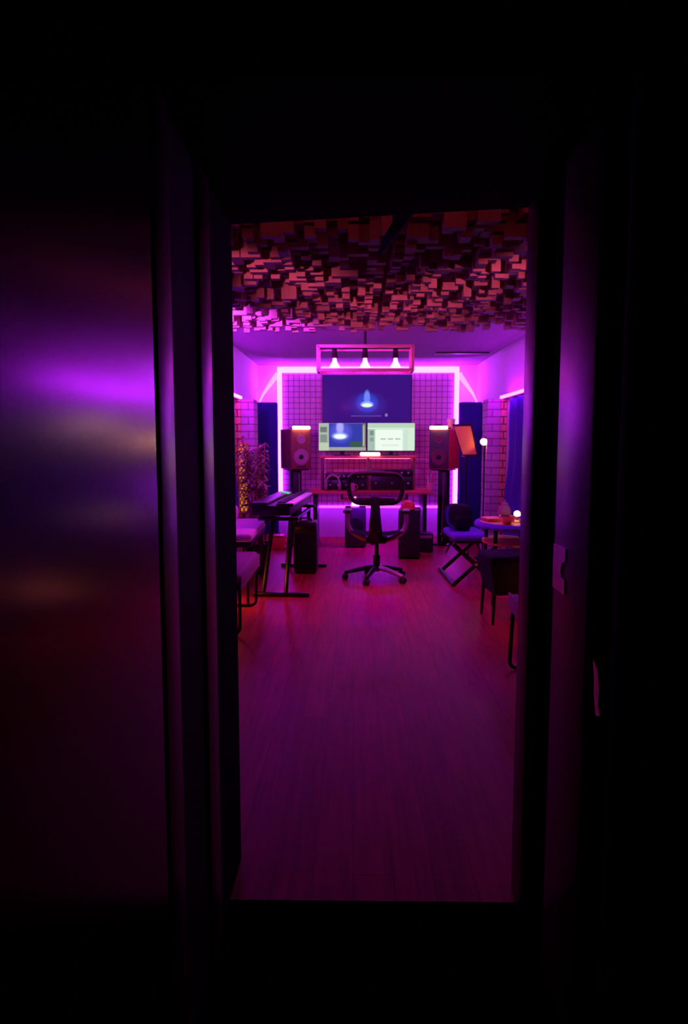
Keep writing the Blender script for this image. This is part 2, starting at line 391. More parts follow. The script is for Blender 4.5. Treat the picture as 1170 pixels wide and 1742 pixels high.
# ------------------------------------------------------------------ pendant
pd = thing('pendant_light', 'rectangular open frame pendant lamp with three pink glowing bulbs', 'lamp', (.095, 6.1, 1.955))
W, D, Hh, k = .405, .115, .215, .014
fr = MB()
for y in (-D, D):
    for z in (k, Hh): fr.box((0, y, z), (2 * W, .026, .026), bev=.003)
    for x in (-W, W): fr.box((x, y, Hh / 2 + k / 2), (.026, .026, Hh), bev=.003)
for x in (-W, W):
    for z in (k, Hh): fr.box((x, 0, z), (.026, 2 * D, .026), bev=.003)
M['pwood'] = mat('pale_pendant_wood', (.60, .20, .44), .55, nscale=6, namt=.2, stretch=(1, 9, 9))
obj('lamp_frame', fr, M['pwood'], pd)
obj('top_rail', MB().box((0, 0, Hh + .0), (2 * W, .04, .02), bev=.003), M['blackm'], pd)
obj('suspension_rod', MB().cyl((0, 0, Hh), (0, 0, .4095), .012).cyl((0, 0, .39), (0, 0, .4095), .05, n=20), M['blackm'], pd)
for x in (-.265, 0, .265):
    so = obj('socket', MB().lathe([(.012, .205), (.022, .2), (.024, .15), (.03, .13), (.026, .125)], (x, 0, 0), 16), M['blackm'], pd)
    bu = obj('bulb', MB().lathe([(.016, .128), (.018, .11), (.024, .09), (.040, .066), (.046, .050), (.036, .036), (.012, .032)], (x, 0, 0), 20), M['bulb'], pd)

# ------------------------------------------------------------------ screens
tv = thing('wall_television', 'large dark blue television on the back wall above the two monitors', 'television', (.178, PY - .005, 1.93))
obj('housing', MB().box((0, 0, 0), (1.235, .035, .71), bev=.006), M['black'], tv)
sm = screen_mat('tv_picture', (.040, .006, .20), [(-.22, .20, -.218, -.208, (.16, .10, .34)), (.25, .285, -.22, -.18, (.22, .18, .45))],
    [(0, -.06, .30, .20, (.035, .02, .36), .9), (0, -.03, .17, .15, (.03, .06, .72), 1.2), (0, .035, .05, .12, (.16, .24, .95), 1.6), (0, -.055, .10, .05, (.25, .45, 1.0), 1.8), (0, -.065, .078, .028, (.95, 1.0, .72), 2.5)], 1.0)
obj('screen', MB().box((0, 0, 0), (1.21, .004, .685)), sm, tv, loc=(0, -.0195, 0))

def monitor(x, label, rects, blobs, base, st):
    t = thing('computer_monitor', label, 'monitor', (x, 9.12, 1.1825), 0, 'desk monitors')
    obj('housing', MB().box((0, 0, .24), (.632, .03, .375), bev=.006), M['black'], t)
    obj('screen', MB().box((0, 0, 0), (.618, .004, .36)), screen_mat('desktop_picture', base, rects, blobs, st), t, loc=(0, -.017, .243))
    obj('stand', MB().box((0, .035, .10), (.06, .02, .20), bev=.004).box((0, .02, .006), (.22, .16, .012), bev=.004), M['black'], t)
monitor(-.155, 'left monitor on the desk shelf showing a blue picture beside pale panels',
    [(-.31, -.175, -.19, .19, (.42, .50, .40)), (-.29, -.20, .06, .13, (.16, .20, .17)), (-.29, -.20, -.07, .03, (.24, .28, .25)), (-.31, -.175, -.19, -.08, (.52, .60, .45)),
     (-.175, .262, -.135, .17, (.035, .045, .40)), (-.175, .31, .17, .19, (.12, .12, .25)), (.262, .31, -.19, .17, (.17, .19, .17)), (.275, .29, -.12, .15, (.5, .58, .5)), (-.175, .31, -.19, -.135, (.36, .38, .36)), (.10, .262, -.135, -.06, (.04, .10, .08))],
    [(-.02, .06, .17, .16, (.10, .10, .75), 1.2), (-.03, .12, .06, .11, (.42, .40, 1.0), 1.3), (-.03, .01, .12, .055, (.35, .5, 1.0), 1.5), (-.03, .005, .088, .034, (.95, 1.0, .95), 2.5)], (.36, .40, .36), 1.0)
monitor(.487, 'right monitor on the desk shelf showing a pale green and white page',
    [(-.31, .31, .12, .19, (.50, .66, .50)), (-.31, -.215, -.19, .10, (.38, .52, .44)), (-.28, -.23, .02, .08, (.20, .30, .22)), (-.28, -.23, -.06, -.01, (.25, .36, .3)), (-.205, .15, -.19, .09, (.85, .98, .85)),
     (-.14, -.07, -.035, -.02, (.42, .47, .42)), (-.045, .025, -.035, -.02, (.42, .47, .42)), (.05, .12, -.035, -.02, (.42, .47, .42)), (.16, .22, -.19, .09, (.60, .78, .66)), (-.12, .10, -.12, -.10, (.75, .82, .74))],
    [], (.66, .84, .68), 1.0)

# ------------------------------------------------------------------ desk
DY0, DY1 = 8.58, 9.36
dk = thing('studio_desk', 'wide red studio desk with a raised shelf carrying two monitors', 'desk', (.205, 8.97, 0))
obj('desktop', MB().box((0, 0, .725), (1.59, DY1 - DY0, .03), bev=.006), M['desk'], dk)
obj('shelf', MB().box((-.025, .10, 1.165), (1.25, .40, .03), bev=.005), M['desk'], dk)
for x in (-.62, .57): obj('side_panel', MB().box((x, .12, .945), (.03, .34, .41), bev=.003), M['woodd'], dk)
obj('divider', MB().box((-.02, .12, .945), (.025, .34, .41), bev=.003), M['woodd'], dk)
for x in (-.70, .70):
    obj('leg', MB().box((x, .05, .358), (.05, .50, .70), bev=.004).box((x, .05, .012), (.07, .66, .024), bev=.004), M['blackm'], dk)
obj('keyboard_tray', MB().box((.05, -.27, .635), (.80, .30, .018), bev=.003), M['desk'], dk)
for x in (-.36, .46): obj('tray_bracket', MB().box((x, -.22, .68), (.02, .2, .085)), M['blackm'], dk)
kb = thing('computer_keyboard', 'pale computer keyboard on the pull-out tray of the desk', 'keyboard', (.34, 8.69, .644))
obj('body', MB().box((0, 0, .01), (.44, .14, .018), bev=.004), M['white'], kb)
ks = MB()
for i in range(15):
    for j in range(5): ks.box((-.203 + i * .029, -.054 + j * .027, .0235), (.024, .022, .009), bev=.002, seg=1)
obj('keys', ks, M['cream'], kb)
tag(obj('light_bar', MB().box((0, 0, 0), (.26, .04, .045), bev=.018, seg=3), M['rose'], loc=(.205, 8.84, 1.203)), 'short rose-white light bar on the shelf edge below the monitors', 'light')
def rack(x, z, hgt, label, n):
    t = thing('rack_unit', label, 'audio gear', (x, 9.0, z), 0, 'rack gear under the shelf')
    obj('body', MB().box((0, .04, hgt / 2), (.50, .24, hgt), bev=.003), M['black'], t)
    obj('face_plate', MB().box((0, -.085, hgt / 2), (.54, .008, hgt - .004), bev=.002), M['blackm'], t)
    for i in range(n):
        obj('knob', MB().cyl((-.21 + i * .42 / max(1, n - 1), -.089, hgt * .5), (-.21 + i * .42 / max(1, n - 1), -.115, hgt * .5), .014, .011, 12), M['alu'], t)
    return t
rack(-.10, .741, .13, 'black rack unit with five knobs at the bottom of the left bay', 5)
rack(-.10, .8725, .09, 'black rack unit with eight knobs on top of the left bay', 8)
rack(.49, .741, .175, 'tall black rack unit with three knobs in the right bay', 3)
rack(.49, .9175, .09, 'thin black rack unit with six knobs on top of the right bay', 6)
def pens(x, y, label):
    t = thing('pen_cup', label, 'cup', (x, y, .7405))
    obj('cup', MB().lathe([(.03, 0), (.038, .01), (.045, .10), (.041, .10), (.034, .015), (.01, .014)], n=18), M['pink'], t)
    for i in range(5):
        a = i * 1.26
        obj('pen', MB().cyl((.012 * math.cos(a), .012 * math.sin(a), .018), (.045 * math.cos(a), .045 * math.sin(a), .19 + .02 * (i % 3)), .006, n=8), M['cream' if i % 2 else 'red'], t)
pens(.97, 8.78, 'pink cup of pens on the right end of the red desk')
hp = thing('headphones', 'pale headphones standing on the left part of the red desk', 'headphones', (-.27, 8.74, .7405))
obj('headband', MB().tube([(.085 * math.cos(R(a)), 0, .10 + .10 * math.sin(R(a))) for a in range(-10, 191, 12)], .011, 8), M['alu'], hp)
for s in (-1, 1): obj('ear_cup', MB().cyl((s * .07, 0, .058), (s * .105, 0, .058), .052, .056, 18), M['lilac'], hp)
mug = thing('mug', 'pale mug beside the headphones on the red desk', 'mug', (-.03, 8.70, .7405))
obj('cup', MB().lathe([(.03, 0), (.04, .005), (.042, .10), (.037, .10), (.034, .01), (.01, .009)], n=18), M['pink'], mug)
obj('handle', MB().tube([(.04, 0, .08), (.07, 0, .075), (.075, 0, .05), (.065, 0, .03), (.04, 0, .028)], .006, 8), M['pink'], mug)
tag(obj('led_light_tape', MB().box((0, 0, 0), (1.13, .014, .012), bev=.003), M['led_desk'], loc=(.18, 9.22, 1.143)), 'red LED tape under the raised shelf of the desk', 'LED light')
tag(obj('led_light_tape', MB().box((0, 0, 0), (.76, .02, .006), bev=.002), M['led_blue'], loc=(.255, 8.70, .6225)), 'blue-violet LED tape under the keyboard tray of the desk', 'LED light')

# things under and beside the desk
sb = thing('subwoofer', 'dark subwoofer under the desk carrying a small cone lamp', 'speaker', (.02, 8.92, 0))
obj('cabinet', MB().box((0, 0, .27), (.27, .30, .50), bev=.008), M['black'], sb)
obj('cone', MB().cyl((0, -.151, .30), (0, -.163, .30), .10, .095, 24), M['blackm'], sb)
for x in (-.1, .1):
    for y in (-.11, .11): obj('foot', MB().cyl((x, y, 0), (x, y, .022), .018, n=10), M['black'], sb)
cl = thing('cone_lamp', 'small glowing white cone lamp on the subwoofer under the desk', 'lamp', (.015, 8.86, .521))
obj('lamp_base', MB().cyl((0, 0, 0), (0, 0, .015), .06, n=20), M['white'], cl)
obj('lamp_shade', MB().lathe([(.055, .016), (.052, .03), (.022, .11), (.012, .135), (.004, .138)], n=20), M['cone_lamp'], cl)
pc = thing('computer_tower', 'black computer tower on the floor right of the office chair', 'computer', (.66, 8.12, 0), R(-6))
obj('case', MB().box((0, 0, .30), (.25, .42, .55), bev=.012), M['black'], pc)
obj('side_vent', MB().box((-.126, -.02, .30), (.004, .30, .38), bev=.001), M['blackm'], pc)
for x in (-.1, .1):
    for y in (-.17, .17): obj('foot', MB().cyl((x, y, 0), (x, y, .027), .018, n=10), M['black'], pc)
cap = thing('baseball_cap', 'red cap lying on top of the black computer tower', 'cap', (.63, 8.03, .577))
obj('crown', MB().lathe([(.085, 0), (.088, .02), (.078, .06), (.05, .09), (.012, .102)], n=20), M['red'], cap)
obj('brim', MB().prism([(.07 * math.cos(R(a)) * 1.15, -.04 - .12 * math.sin(R(a))) for a in range(0, 181, 15)], .004, .012), M['red'], cap)
eq = thing('floor_amplifier', 'small dark amplifier on the floor between tower and speaker stand', 'amplifier', (.87, 8.55, 0))
obj('cabinet', MB().box((0, 0, .12), (.22, .24, .22), bev=.01), M['black'], eq)
obj('control_strip', MB().box((0, -.123, .195), (.19, .006, .035)), M['alu'], eq)
for x in (-.08, .08): obj('foot', MB().box((x, 0, .006), (.03, .2, .012)), M['black'], eq)

# ------------------------------------------------------------------ studio speakers on stands
def speaker(x, y, rz, side_mat, front_mat, cone_mat, label, who):
    t = thing('studio_speaker', label, 'speaker', (x, y, 1.005), rz, 'studio speakers')
    obj('cabinet', MB().box((0, .02, .26), (.285, .36, .52), bev=.01), side_mat, t)
    obj('baffle', MB().box((0, -.166, .26), (.27, .014, .505), bev=.006), front_mat, t)
    wf = obj('woofer', MB().lathe([(.098, 0), (.104, .006), (.09, .010), (.03, -.012), (.012, -.006)], n=28), cone_mat, t, loc=(0, -.174, .16), rot=(R(90), 0, 0))
    dc = obj('dust_cap', MB().ball((0, 0, .002), .032, 16, (1, 1, .5)), M['blackm'], wf)
    obj('tweeter', MB().lathe([(.055, 0), (.058, .004), (.045, .006), (.02, -.002), (.008, .004)], n=24), cone_mat, t, loc=(0, -.174, .385), rot=(R(90), 0, 0))
    obj('port', MB().box((0, -.174, .03), (.14, .006, .018), bev=.003), M['black'], t)
    l = thing('light_bar', f'bright warm light bar on the front edge of the {who} speaker', 'light', (x, y, 1.526), rz, 'light bars on the speakers')
    obj('housing', MB().box((0, -.13, .010), (.24, .10, .018), bev=.004), M['black'], l)
    obj('diffuser', MB().box((0, -.185, .016), (.25, .035, .042), bev=.016, seg=3), M['warm'], l)
    s = thing('speaker_stand', f'dark column stand under the {who} speaker', 'speaker stand', (x, y, 0), rz, 'speaker stands')
    obj('top_plate', MB().box((0, 0, .995), (.24, .28, .014), bev=.003), M['blackm'], s)
    obj('column', MB().box((0, .02, .50), (.12, .14, .985), bev=.012), M['black'], s)
    obj('cable', MB().tube([(.02, -.054, .95), (.022, -.056, .6), (.01, -.056, .3), (.014, -.056, .03)], .006, 6), M['lilac'], s)
    obj('base_plate', MB().box((0, .0, .011), (.24, .26, .022), bev=.004), M['blackm'], s)
M['spk_side_l'] = mat('maroon_cabinet', (.16, .035, .06), .55, nscale=6, namt=.2)
M['spk_front_l'] = mat('walnut_baffle', (.24, .075, .05), .5, nscale=6, namt=.3, stretch=(8, 8, 1))
M['spk_front_r'] = mat('dark_baffle', (.06, .03, .05), .5, nscale=10, namt=.2)
speaker(-.765, 9.12, R(27), M['spk_side_l'], M['spk_front_l'], M['cone'], 'studio speaker with walnut front on the left stand', 'left')
speaker(1.18, 9.12, R(-29), M['red'], M['spk_front_r'], M['spk_side_l'], 'studio speaker with red side on the right stand', 'right')
fg = thing('plant_pot', 'small pink pot at the back corner of the right speaker top', 'pot', (1.275, 9.16, 1.526))
obj('pot', MB().lathe([(.035, 0), (.045, .01), (.055, .12), (.058, .135), (.05, .135), (.04, .11), (.01, .108)], n=20), M['pink'], fg)
tag(obj('felt_hat', MB().lathe([(.10, 0), (.10, .006), (.062, .012), (.058, .05), (.048, .068), (.02, .072)], n=24), M['spk_side_l'], loc=(1.12, 9.22, 1.526)), 'small maroon hat lying on the right speaker behind the light bar', 'hat')

# ------------------------------------------------------------------ office chair
ch = thing('office_chair', 'black mesh office chair on a five-star base facing the desk', 'chair', (.225, 6.72, 0), R(-5))
for i in range(5):
    a = R(90 + 21 + 72 * i); c, s_ = math.cos(a), math.sin(a)
    lg = obj('leg', MB().tube([(c * .03, s_ * .03, .125), (c * .12, s_ * .12, .115), (c * .29, s_ * .29, .075), (c * .315, s_ * .315, .072)], [.026, .024, .018, .016], 8), M['alu'] if i == 3 else M['blackm'], ch)
    tq = Vector((-s_, c, 0)); q = Vector((c * .31, s_ * .31, .03))
    cs = MB()
    for e in (-1, 1): cs.cyl(q + tq * .008 * e, q + tq * .026 * e, .03, n=16)
    cs.cyl((q.x, q.y, .03), (q.x, q.y, .075), .009, n=8)
    obj('caster', cs, M['black'], lg)
obj('gas_column', MB().cyl((0, 0, .09), (0, 0, .25), .034).cyl((0, 0, .25), (0, 0, .40), .02).cyl((0, 0, .10), (0, 0, .15), .045), M['blackm'], ch)
obj('seat_mechanism', MB().box((0, -.02, .405), (.20, .26, .05), bev=.015), M['black'], ch)
def seatf(u, v):
    x = (u - .5) * .52; y = (v - .5) * .50
    return (x * (1 - .15 * abs(v - .5)), y + .02, .465 + .03 * (abs(u - .5) * 2) ** 2 - .03 * max(0, v - .7) * 3)
obj('seat', MB().grid(seatf, 12, 12, .06), M['matte'], ch)
lp = arc_pts([(-.0, -.25, .775), (-.22, -.235, .785), (-.262, -.25, .93), (-.235, -.285, 1.055), (0, -.285, 1.07), (.235, -.285, 1.055), (.262, -.25, .93), (.22, -.235, .785), (0, -.25, .775)], .09)[:-1]
bk = thing  # noqa
br = obj('backrest', MB().grid(lambda u, v: ((u - .5) * .49 * (1 - .10 * (v < .12)), -.245 - .035 * v - .03 * (1 - (2 * u - 1) ** 2), .785 + v * .275), 10, 8), M['net'], ch)
obj('back_frame', MB().tube(lp, .021, 10, closed=True, flat=1.0), M['black'], br)
obj('lumbar_bar', MB().box((0, -.268, .80), (.36, .03, .07), bev=.012), M['black'], br)
obj('spine', MB().tube([(0, -.27, .84), (0, -.29, .70), (0, -.27, .55), (0, -.17, .44), (0, -.05, .40)], [.05, .06, .075, .08, .07], 10, flat=.45), M['black'], ch)
for s in (-1, 1):
    ar = obj('armrest', MB().box((s * .285, .0, .685), (.075, .25, .03), bev=.013, seg=3), M['black'], ch)
    obj('arm_post', MB().tube(arc_pts([(s * .285, -.02, .67), (s * .29, -.02, .56), (s * .25, -.02, .47), (s * .12, -.02, .40), (0, -.02, .388)], .08), .017, 8, flat=1.7), M['alu'], ar)
    obj('arm_loop', MB().tube(arc_pts([(s * .285, .10, .67), (s * .285, .12, .55), (s * .26, .08, .48)], .05), .014, 8), M['black'], ar)

# ------------------------------------------------------------------ stage piano on its stand (left)
pn = thing('stage_piano', 'long black stage piano with glowing pink-white keys on the left', 'piano', (-.645, 6.72, .70), R(-3.7))
obj('body', MB().box((-.04, 0, .055), (.34, 1.45, .09), bev=.012), M['black'], pn)
obj('rear_panel', MB().box((-.14, 0, .112), (.14, 1.45, .03), bev=.008), M['black'], pn)
kw = MB(); nk = 44; L0 = 1.36
for i in range(nk): kw.box((.085, -L0 / 2 + (i + .5) * L0 / nk, .107), (.145, L0 / nk - .0015, .018), bev=.002, seg=1)
obj('white_keys', kw, M['white'], pn, smooth=False)
kbk = MB()
for i in range(nk - 1):
    if i % 7 not in (2, 6): kbk.box((.045, -L0 / 2 + (i + 1) * L0 / nk, .121), (.075, .013, .018), bev=.002, seg=1)
kbk.box((.045, 0, .116), (.05, L0, .004))
obj('black_keys', kbk, M['black'], pn, smooth=False)
for s in (-1, 1): obj('end_block', MB().box((.085, s * .705, .105), (.15, .04, .03), bev=.005), M['black'], pn)
ds = obj('display', MB().box((-.10, .45, .132), (.09, .16, .008), rot=(0, R(12), 0)), M['green'], pn, smooth=False); ds['label'] = 'small green display'
kst = thing('piano_stand', 'black metal stand with two floor bars under the stage piano', 'stand', (-.62, 6.72, 0), R(-3.7))
for y in (-.76, .70):
    obj('floor_bar', MB().box((.03, y, .02), (.50, .05, .036), bev=.012), M['blackm'], kst)
    for x0, x1 in ((-.13, -.06), (.07, .10)):
        obj('leg', MB().tube([(x0, y, .035), (x1, y + (.12 if y < 0 else -.10), .66)], .02, 8), M['blackm'], kst)
    obj('top_bar', MB().box((-.01, y + (.12 if y < 0 else -.10), .677), (.36, .05, .034), bev=.006), M['blackm'], kst)
for x in (-.12, .10): obj('side_rail', MB().box((x, -.03, .645), (.03, 1.24, .03), bev=.004), M['blackm'], kst)
obj('cross_bar', MB().box((.0, .60, .30), (.22, .03, .05), bev=.004), M['blackm'], kst)
am = thing('guitar_amplifier', 'black amplifier cabinet on the floor under the far end of the piano', 'amplifier', (-.50, 7.12, 0))
obj('cabinet', MB().box((0, 0, .28), (.24, .26, .52), bev=.012), M['black'], am)
obj('grille_cloth', MB().box((0, -.132, .24), (.21, .008, .38), bev=.003), M['matte'], am)
obj('control_panel', MB().box((0, -.132, .48), (.21, .008, .06), bev=.003), M['blackm'], am)
for x in (-.09, .09): obj('foot', MB().box((x, 0, .01), (.03, .22, .02)), M['black'], am)
obj('handle', MB().tube(arc_pts([(-.06, 0, .538), (-.05, 0, .57), (.05, 0, .57), (.06, 0, .538)], .02), .008, 8), M['black'], am)

# ------------------------------------------------------------------ benches on the left
def bench(loc, rz, w, l, h, cush, thick, label, sled=True, drape=0.):
    """l runs along y, w along x, origin on the floor at the middle"""
    t = thing('bench', label, 'bench', loc, rz, 'upholstered benches')
    obj('seat_cushion', MB().box((0, 0, h - thick / 2), (w, l, thick), bev=min(.03, thick * .45), seg=3), cush, t)
    obj('seat_frame', MB().box((0, 0, h - thick - .022), (w * .94, l * .96, .05), bev=.006), M['blackm'], t)
    if drape:
        obj('skirt', MB().box((w / 2 + .004, 0, h - drape / 2 - .02), (.012, l * .98, drape), bev=.005), cush, t)
    for s in (-1, 1):
        y = s * (l / 2 - .07)
        if sled:
            p = arc_pts([(w / 2 - .015, y, h - thick - .03), (w / 2 - .015, y, .013), (-w / 2 + .03, y, .013), (-w / 2 + .03, y, h - thick - .03)], .06)
            obj('leg', MB().tube(p, .0125, 8), M['blackm'], t)
        else:
            for q in (-1, 1): obj('leg', MB().cyl((q * (w / 2 - .05), y, 0), (q * (w / 2 - .06), y, h - thick - .03), .012, .016, 10), M['blackm'], t)
    return t
bench((-1.045, 6.22, 0), R(1.5), .38, 1.20, .60, M['cream'], .07, 'far bench with pale pink cushion and black frame along the left wall', sled=False)
bench((-.995, 5.14, 0), R(.5), .42, 1.0, .455, M['lilac'], .075, 'near bench with mauve seat and black looped legs along the left wall', drape=.10)
vs = thing('round_vase', 'pale round vase standing on the far pink bench', 'vase', (-1.165, 6.55, .601))
obj('body', MB().lathe([(.03, 0), (.05, .02), (.064, .08), (.055, .13), (.03, .16), (.026, .19), (.034, .205), (.028, .204), (.015, .17)], n=24), M['cream'], vs)

# ------------------------------------------------------------------ plant, amber lamp, red box
pl = thing('potted_bamboo', 'tall potted bamboo with red-brown canes beside the amber wicker lamp', 'plant', (-1.01, 7.06, 0))
obj('pot', MB().lathe([(.10, 0), (.12, .02), (.15, .30), (.158, .32), (.14, .32), (.13, .28), (.02, .275)], n=24), M['black'], pl)
tips = []
for i in range(11):
    a = rnd.uniform(0, 6.28); r0 = rnd.uniform(.01, .09); top = rnd.uniform(1.12, 1.42)
    lean = rnd.uniform(.02, .11)
    pts = [(r0 * math.cos(a) + lean * math.cos(a) * f ** 2, r0 * math.sin(a) + .5 * lean * math.sin(a) * f ** 2, .27 + (top - .27) * f) for f in (0, .25, .5, .75, 1)]
    obj('cane', MB().tube(pts, [.012, .011, .010, .008, .005], 7), M['cane'], pl)
    tips.append(pts)
lf = MB()
for pts in tips:
    for _ in range(40):
        f = rnd.uniform(.42, 1.0); i = min(3, int(f * 4)); g = f * 4 - i
        p = Vector(pts[i]).lerp(Vector(pts[i + 1]), g)
        a = rnd.uniform(0, 6.28); d = Vector((math.cos(a), math.sin(a), rnd.uniform(-.6, .5))).normalized()
        L_ = rnd.uniform(.08, .17); sd = d.cross(Vector((0, 0, 1))).normalized() * L_ * .12
        q0, q1, q2 = p, p + d * L_ * .45, p + d * L_ + Vector((0, 0, -.02))
        n_ = Vector((0, 0, .0015))
        q2.x = max(-.22, min(.145, q2.x)); q1.x = max(-.19, min(.13, q1.x)); q0 = q0.copy(); q0.x = max(-.2, min(.14, q0.x))
        lf.slab([q0, q1 + sd, q2, q1 - sd], [q0 - n_, q1 + sd - n_, q2 - n_, q1 - sd - n_])
lo = obj('leaves', lf, M['leaf'], pl, smooth=False); lo['kind'] = 'stuff'
wl = thing('wicker_lamp', 'amber glowing wicker lamp against the left wall beside the bamboo', 'lamp', (-1.185, 7.37, 0))
obj('lamp_base', MB().cyl((0, 0, 0), (0, 0, .03), .085, n=24).cyl((0, 0, .03), (0, 0, .60), .02), M['woodd'], wl)
M['wick_in'] = glow('amber_core', (1.0, .38, .06), .5)
core = obj('lamp_core', MB().cyl((0, 0, .62), (0, 0, 1.33), .038, n=16), M['wick_in'], wl)
wk = MB()
for k_ in range(7):
    for d_ in (1, -1):
        wk.tube([(.052 * math.cos(d_ * t_ * 2.2 + k_ * .898), .052 * math.sin(d_ * t_ * 2.2 + k_ * .898), .60 + t_ * .185) for t_ in [i / 4 for i in range(17)]], .006, 5)
for z in (.60, .84, 1.1, 1.34): wk.tube([(.054 * math.cos(R(a)), .054 * math.sin(R(a)), z) for a in range(0, 360, 20)], .009, 6, closed=True)
M['wicker'] = mat('golden_wicker', (.80, .42, .10), .6, nscale=30, namt=.3)
obj('wicker_shade', wk, M['wicker'], wl)
rb = thing('tool_box', 'small red box on the floor in front of the left absorber', 'box', (-1.00, 8.75, 0))
obj('box', MB().box((0, 0, .075), (.24, .16, .15), bev=.01), M['red'], rb)
obj('lid', MB().box((0, 0, .163), (.245, .165, .024), bev=.008), M['red'], rb)
obj('handle', MB().tube(arc_pts([(-.05, 0, .175), (-.05, 0, .20), (.05, 0, .20), (.05, 0, .175)], .015), .006, 8), M['black'], rb)

# ------------------------------------------------------------------ right side: music stand, bench, table, stools
ms = thing('music_stand', 'black music stand holding an orange sheet in front of the right absorber', 'music stand', (1.40, 8.30, 0))
def P(x, y, z): return Vector((x - 1.40, y - 8.30, z))
TL, TR, BR_, BL = P(1.20, 8.42, 1.555), P(1.375, 8.20, 1.555), P(1.425, 8.02, 1.205), P(1.285, 8.20, 1.20)
nrm = (TR - TL).cross(BL - TL).normalized(); nrm = -nrm if nrm.y > 0 else nrm
out = lambda e: [TL + (TL - BR_) * e, TR + (TR - BL) * e, BR_ + (BR_ - TL) * e, BL + (BL - TR) * e]
obj('desk_plate', MB().slab([p - nrm * .004 for p in out(.05)], [p - nrm * .014 for p in out(.05)]), M['blackm'], ms, smooth=False)
obj('lip', MB().slab([BL, BR_, BR_ + nrm * .03, BL + nrm * .03], [p + Vector((0, 0, -.012)) for p in (BL, BR_, BR_ + nrm * .03, BL + nrm * .03)]), M['blackm'], ms, smooth=False)
ctr = (TL + TR + BL + BR_) / 4
obj('pole', MB().cyl((ctr.x + .02, ctr.y + .03, .20), ctr - nrm * .02 + Vector((0, 0, -.02)), .012, n=10), M['blackm'], ms)
for a in (30, 150, 270):
    obj('leg', MB().tube([(ctr.x + .02, ctr.y + .03, .34), (ctr.x + .02 + .20 * math.cos(R(a)), ctr.y + .03 + .20 * math.sin(R(a)), .10), (ctr.x + .02 + .25 * math.cos(R(a)), ctr.y + .03 + .25 * math.sin(R(a)), .01)], .009, 8), M['blackm'], ms)
sheet = MB().slab([p + nrm * .001 + Vector((1.40, 8.30, 0)) for p in out(-.03)], [p - nrm * .003 + Vector((1.40, 8.30, 0)) for p in out(-.03)])
tag(obj('music_sheet', sheet, M['paper'], smooth=False), 'orange lit music sheet resting on the black music stand', 'sheet music')
rl = thing('reading_lamp', 'small glowing reading lamp on a dark pole right of the music stand', 'lamp', (1.50, 7.98, 0))
obj('lamp_base', MB().cyl((0, 0, 0), (0, 0, .02), .10, n=24), M['blackm'], rl)
obj('pole', MB().tube([(0, 0, .02), (0, 0, 1.18), (-.0, -.01, 1.30), (-.01, -.03, 1.36)], .009, 8), M['blackm'], rl)
obj('lamp_head', MB().lathe([(.02, .05), (.036, .03), (.046, -.02), (.05, -.045), (.044, -.045), (.03, .0)], n=20), M['blackm'], rl, loc=(-.013, -.045, 1.375), rot=(R(-68), R(14), R(-10)))
obj('bulb', MB().ball((0, 0, -.028), .03, 16, (1, 1, .75)), M['spark'], rl, loc=(-.013, -.045, 1.375), rot=(R(-68), R(14), R(-10)))

xb = thing('piano_bench', 'folding X-leg bench with dark blue padded seat on the right', 'bench', (1.14, 6.80, 0), R(2))
obj('seat_cushion', MB().box((-.02, .06, .44), (.36, .62, .07), bev=.028, seg=3), M['blue'], xb)
obj('seat_frame', MB().box((-.02, .06, .393), (.30, .54, .02), bev=.004), M['blackm'], xb)
for y in (-.36, .36):
    obj('leg', MB().box((0, y, .205), (.58, .022, .038), rot=(0, R(-42.5), 0), bev=.004), M['blackm'], xb)
    obj('leg', MB().box((0, y + .024, .205), (.58, .022, .038), rot=(0, R(42.5), 0), bev=.004), M['blackm'], xb)
for s in (-1, 1):
    obj('foot_bar', MB().cyl((s * .215, -.40, .02), (s * .215, .42, .02), .02, n=10), M['black'], xb)
obj('pivot_bolt', MB().cyl((0, -.38, .205), (0, .40, .205), .014, n=10), M['alu'], xb)
bp = thing('backpack', 'dark backpack slumped on the blue X-leg bench', 'bag', (1.06, 6.97, .476), R(12))
def blob(mb, c, s, seed, amp=.12):
    r_ = random.Random(seed)
    ph = [r_.uniform(0, 6) for _ in range(6)]
    o = bmesh.ops.create_icosphere(mb.bm, subdivisions=4, radius=1)
    for v_ in o['verts']:
        p = v_.co.copy()
        k = 1 + amp * (math.sin(3 * p.x + ph[0]) * math.sin(2.5 * p.y + ph[1]) + .6 * math.sin(5 * p.z + ph[2]) * math.sin(4 * p.x + ph[3]))
        for ax in range(3): p[ax] = math.copysign(abs(p[ax]) ** .72, p[ax])
        v_.co = Vector((c[0] + p.x * s[0] * k, c[1] + p.y * s[1] * k, max(c[2] - s[2] * .97, c[2] + p.z * s[2] * k)))
    return mb
obj('body', blob(MB(), (0, 0, .13), (.125, .19, .134), 3, .08), M['matte'], bp)
obj('front_pocket', blob(MB(), (-.02, -.17, .09), (.09, .05, .08), 5, .06), M['matte'], bp)
obj('strap', MB().tube(arc_pts([(-.07, .02, .24), (-.14, -.05, .20), (-.16, -.12, .08), (-.10, -.18, .03)], .06), .014, 8, flat=.4), M['navy'], bp)

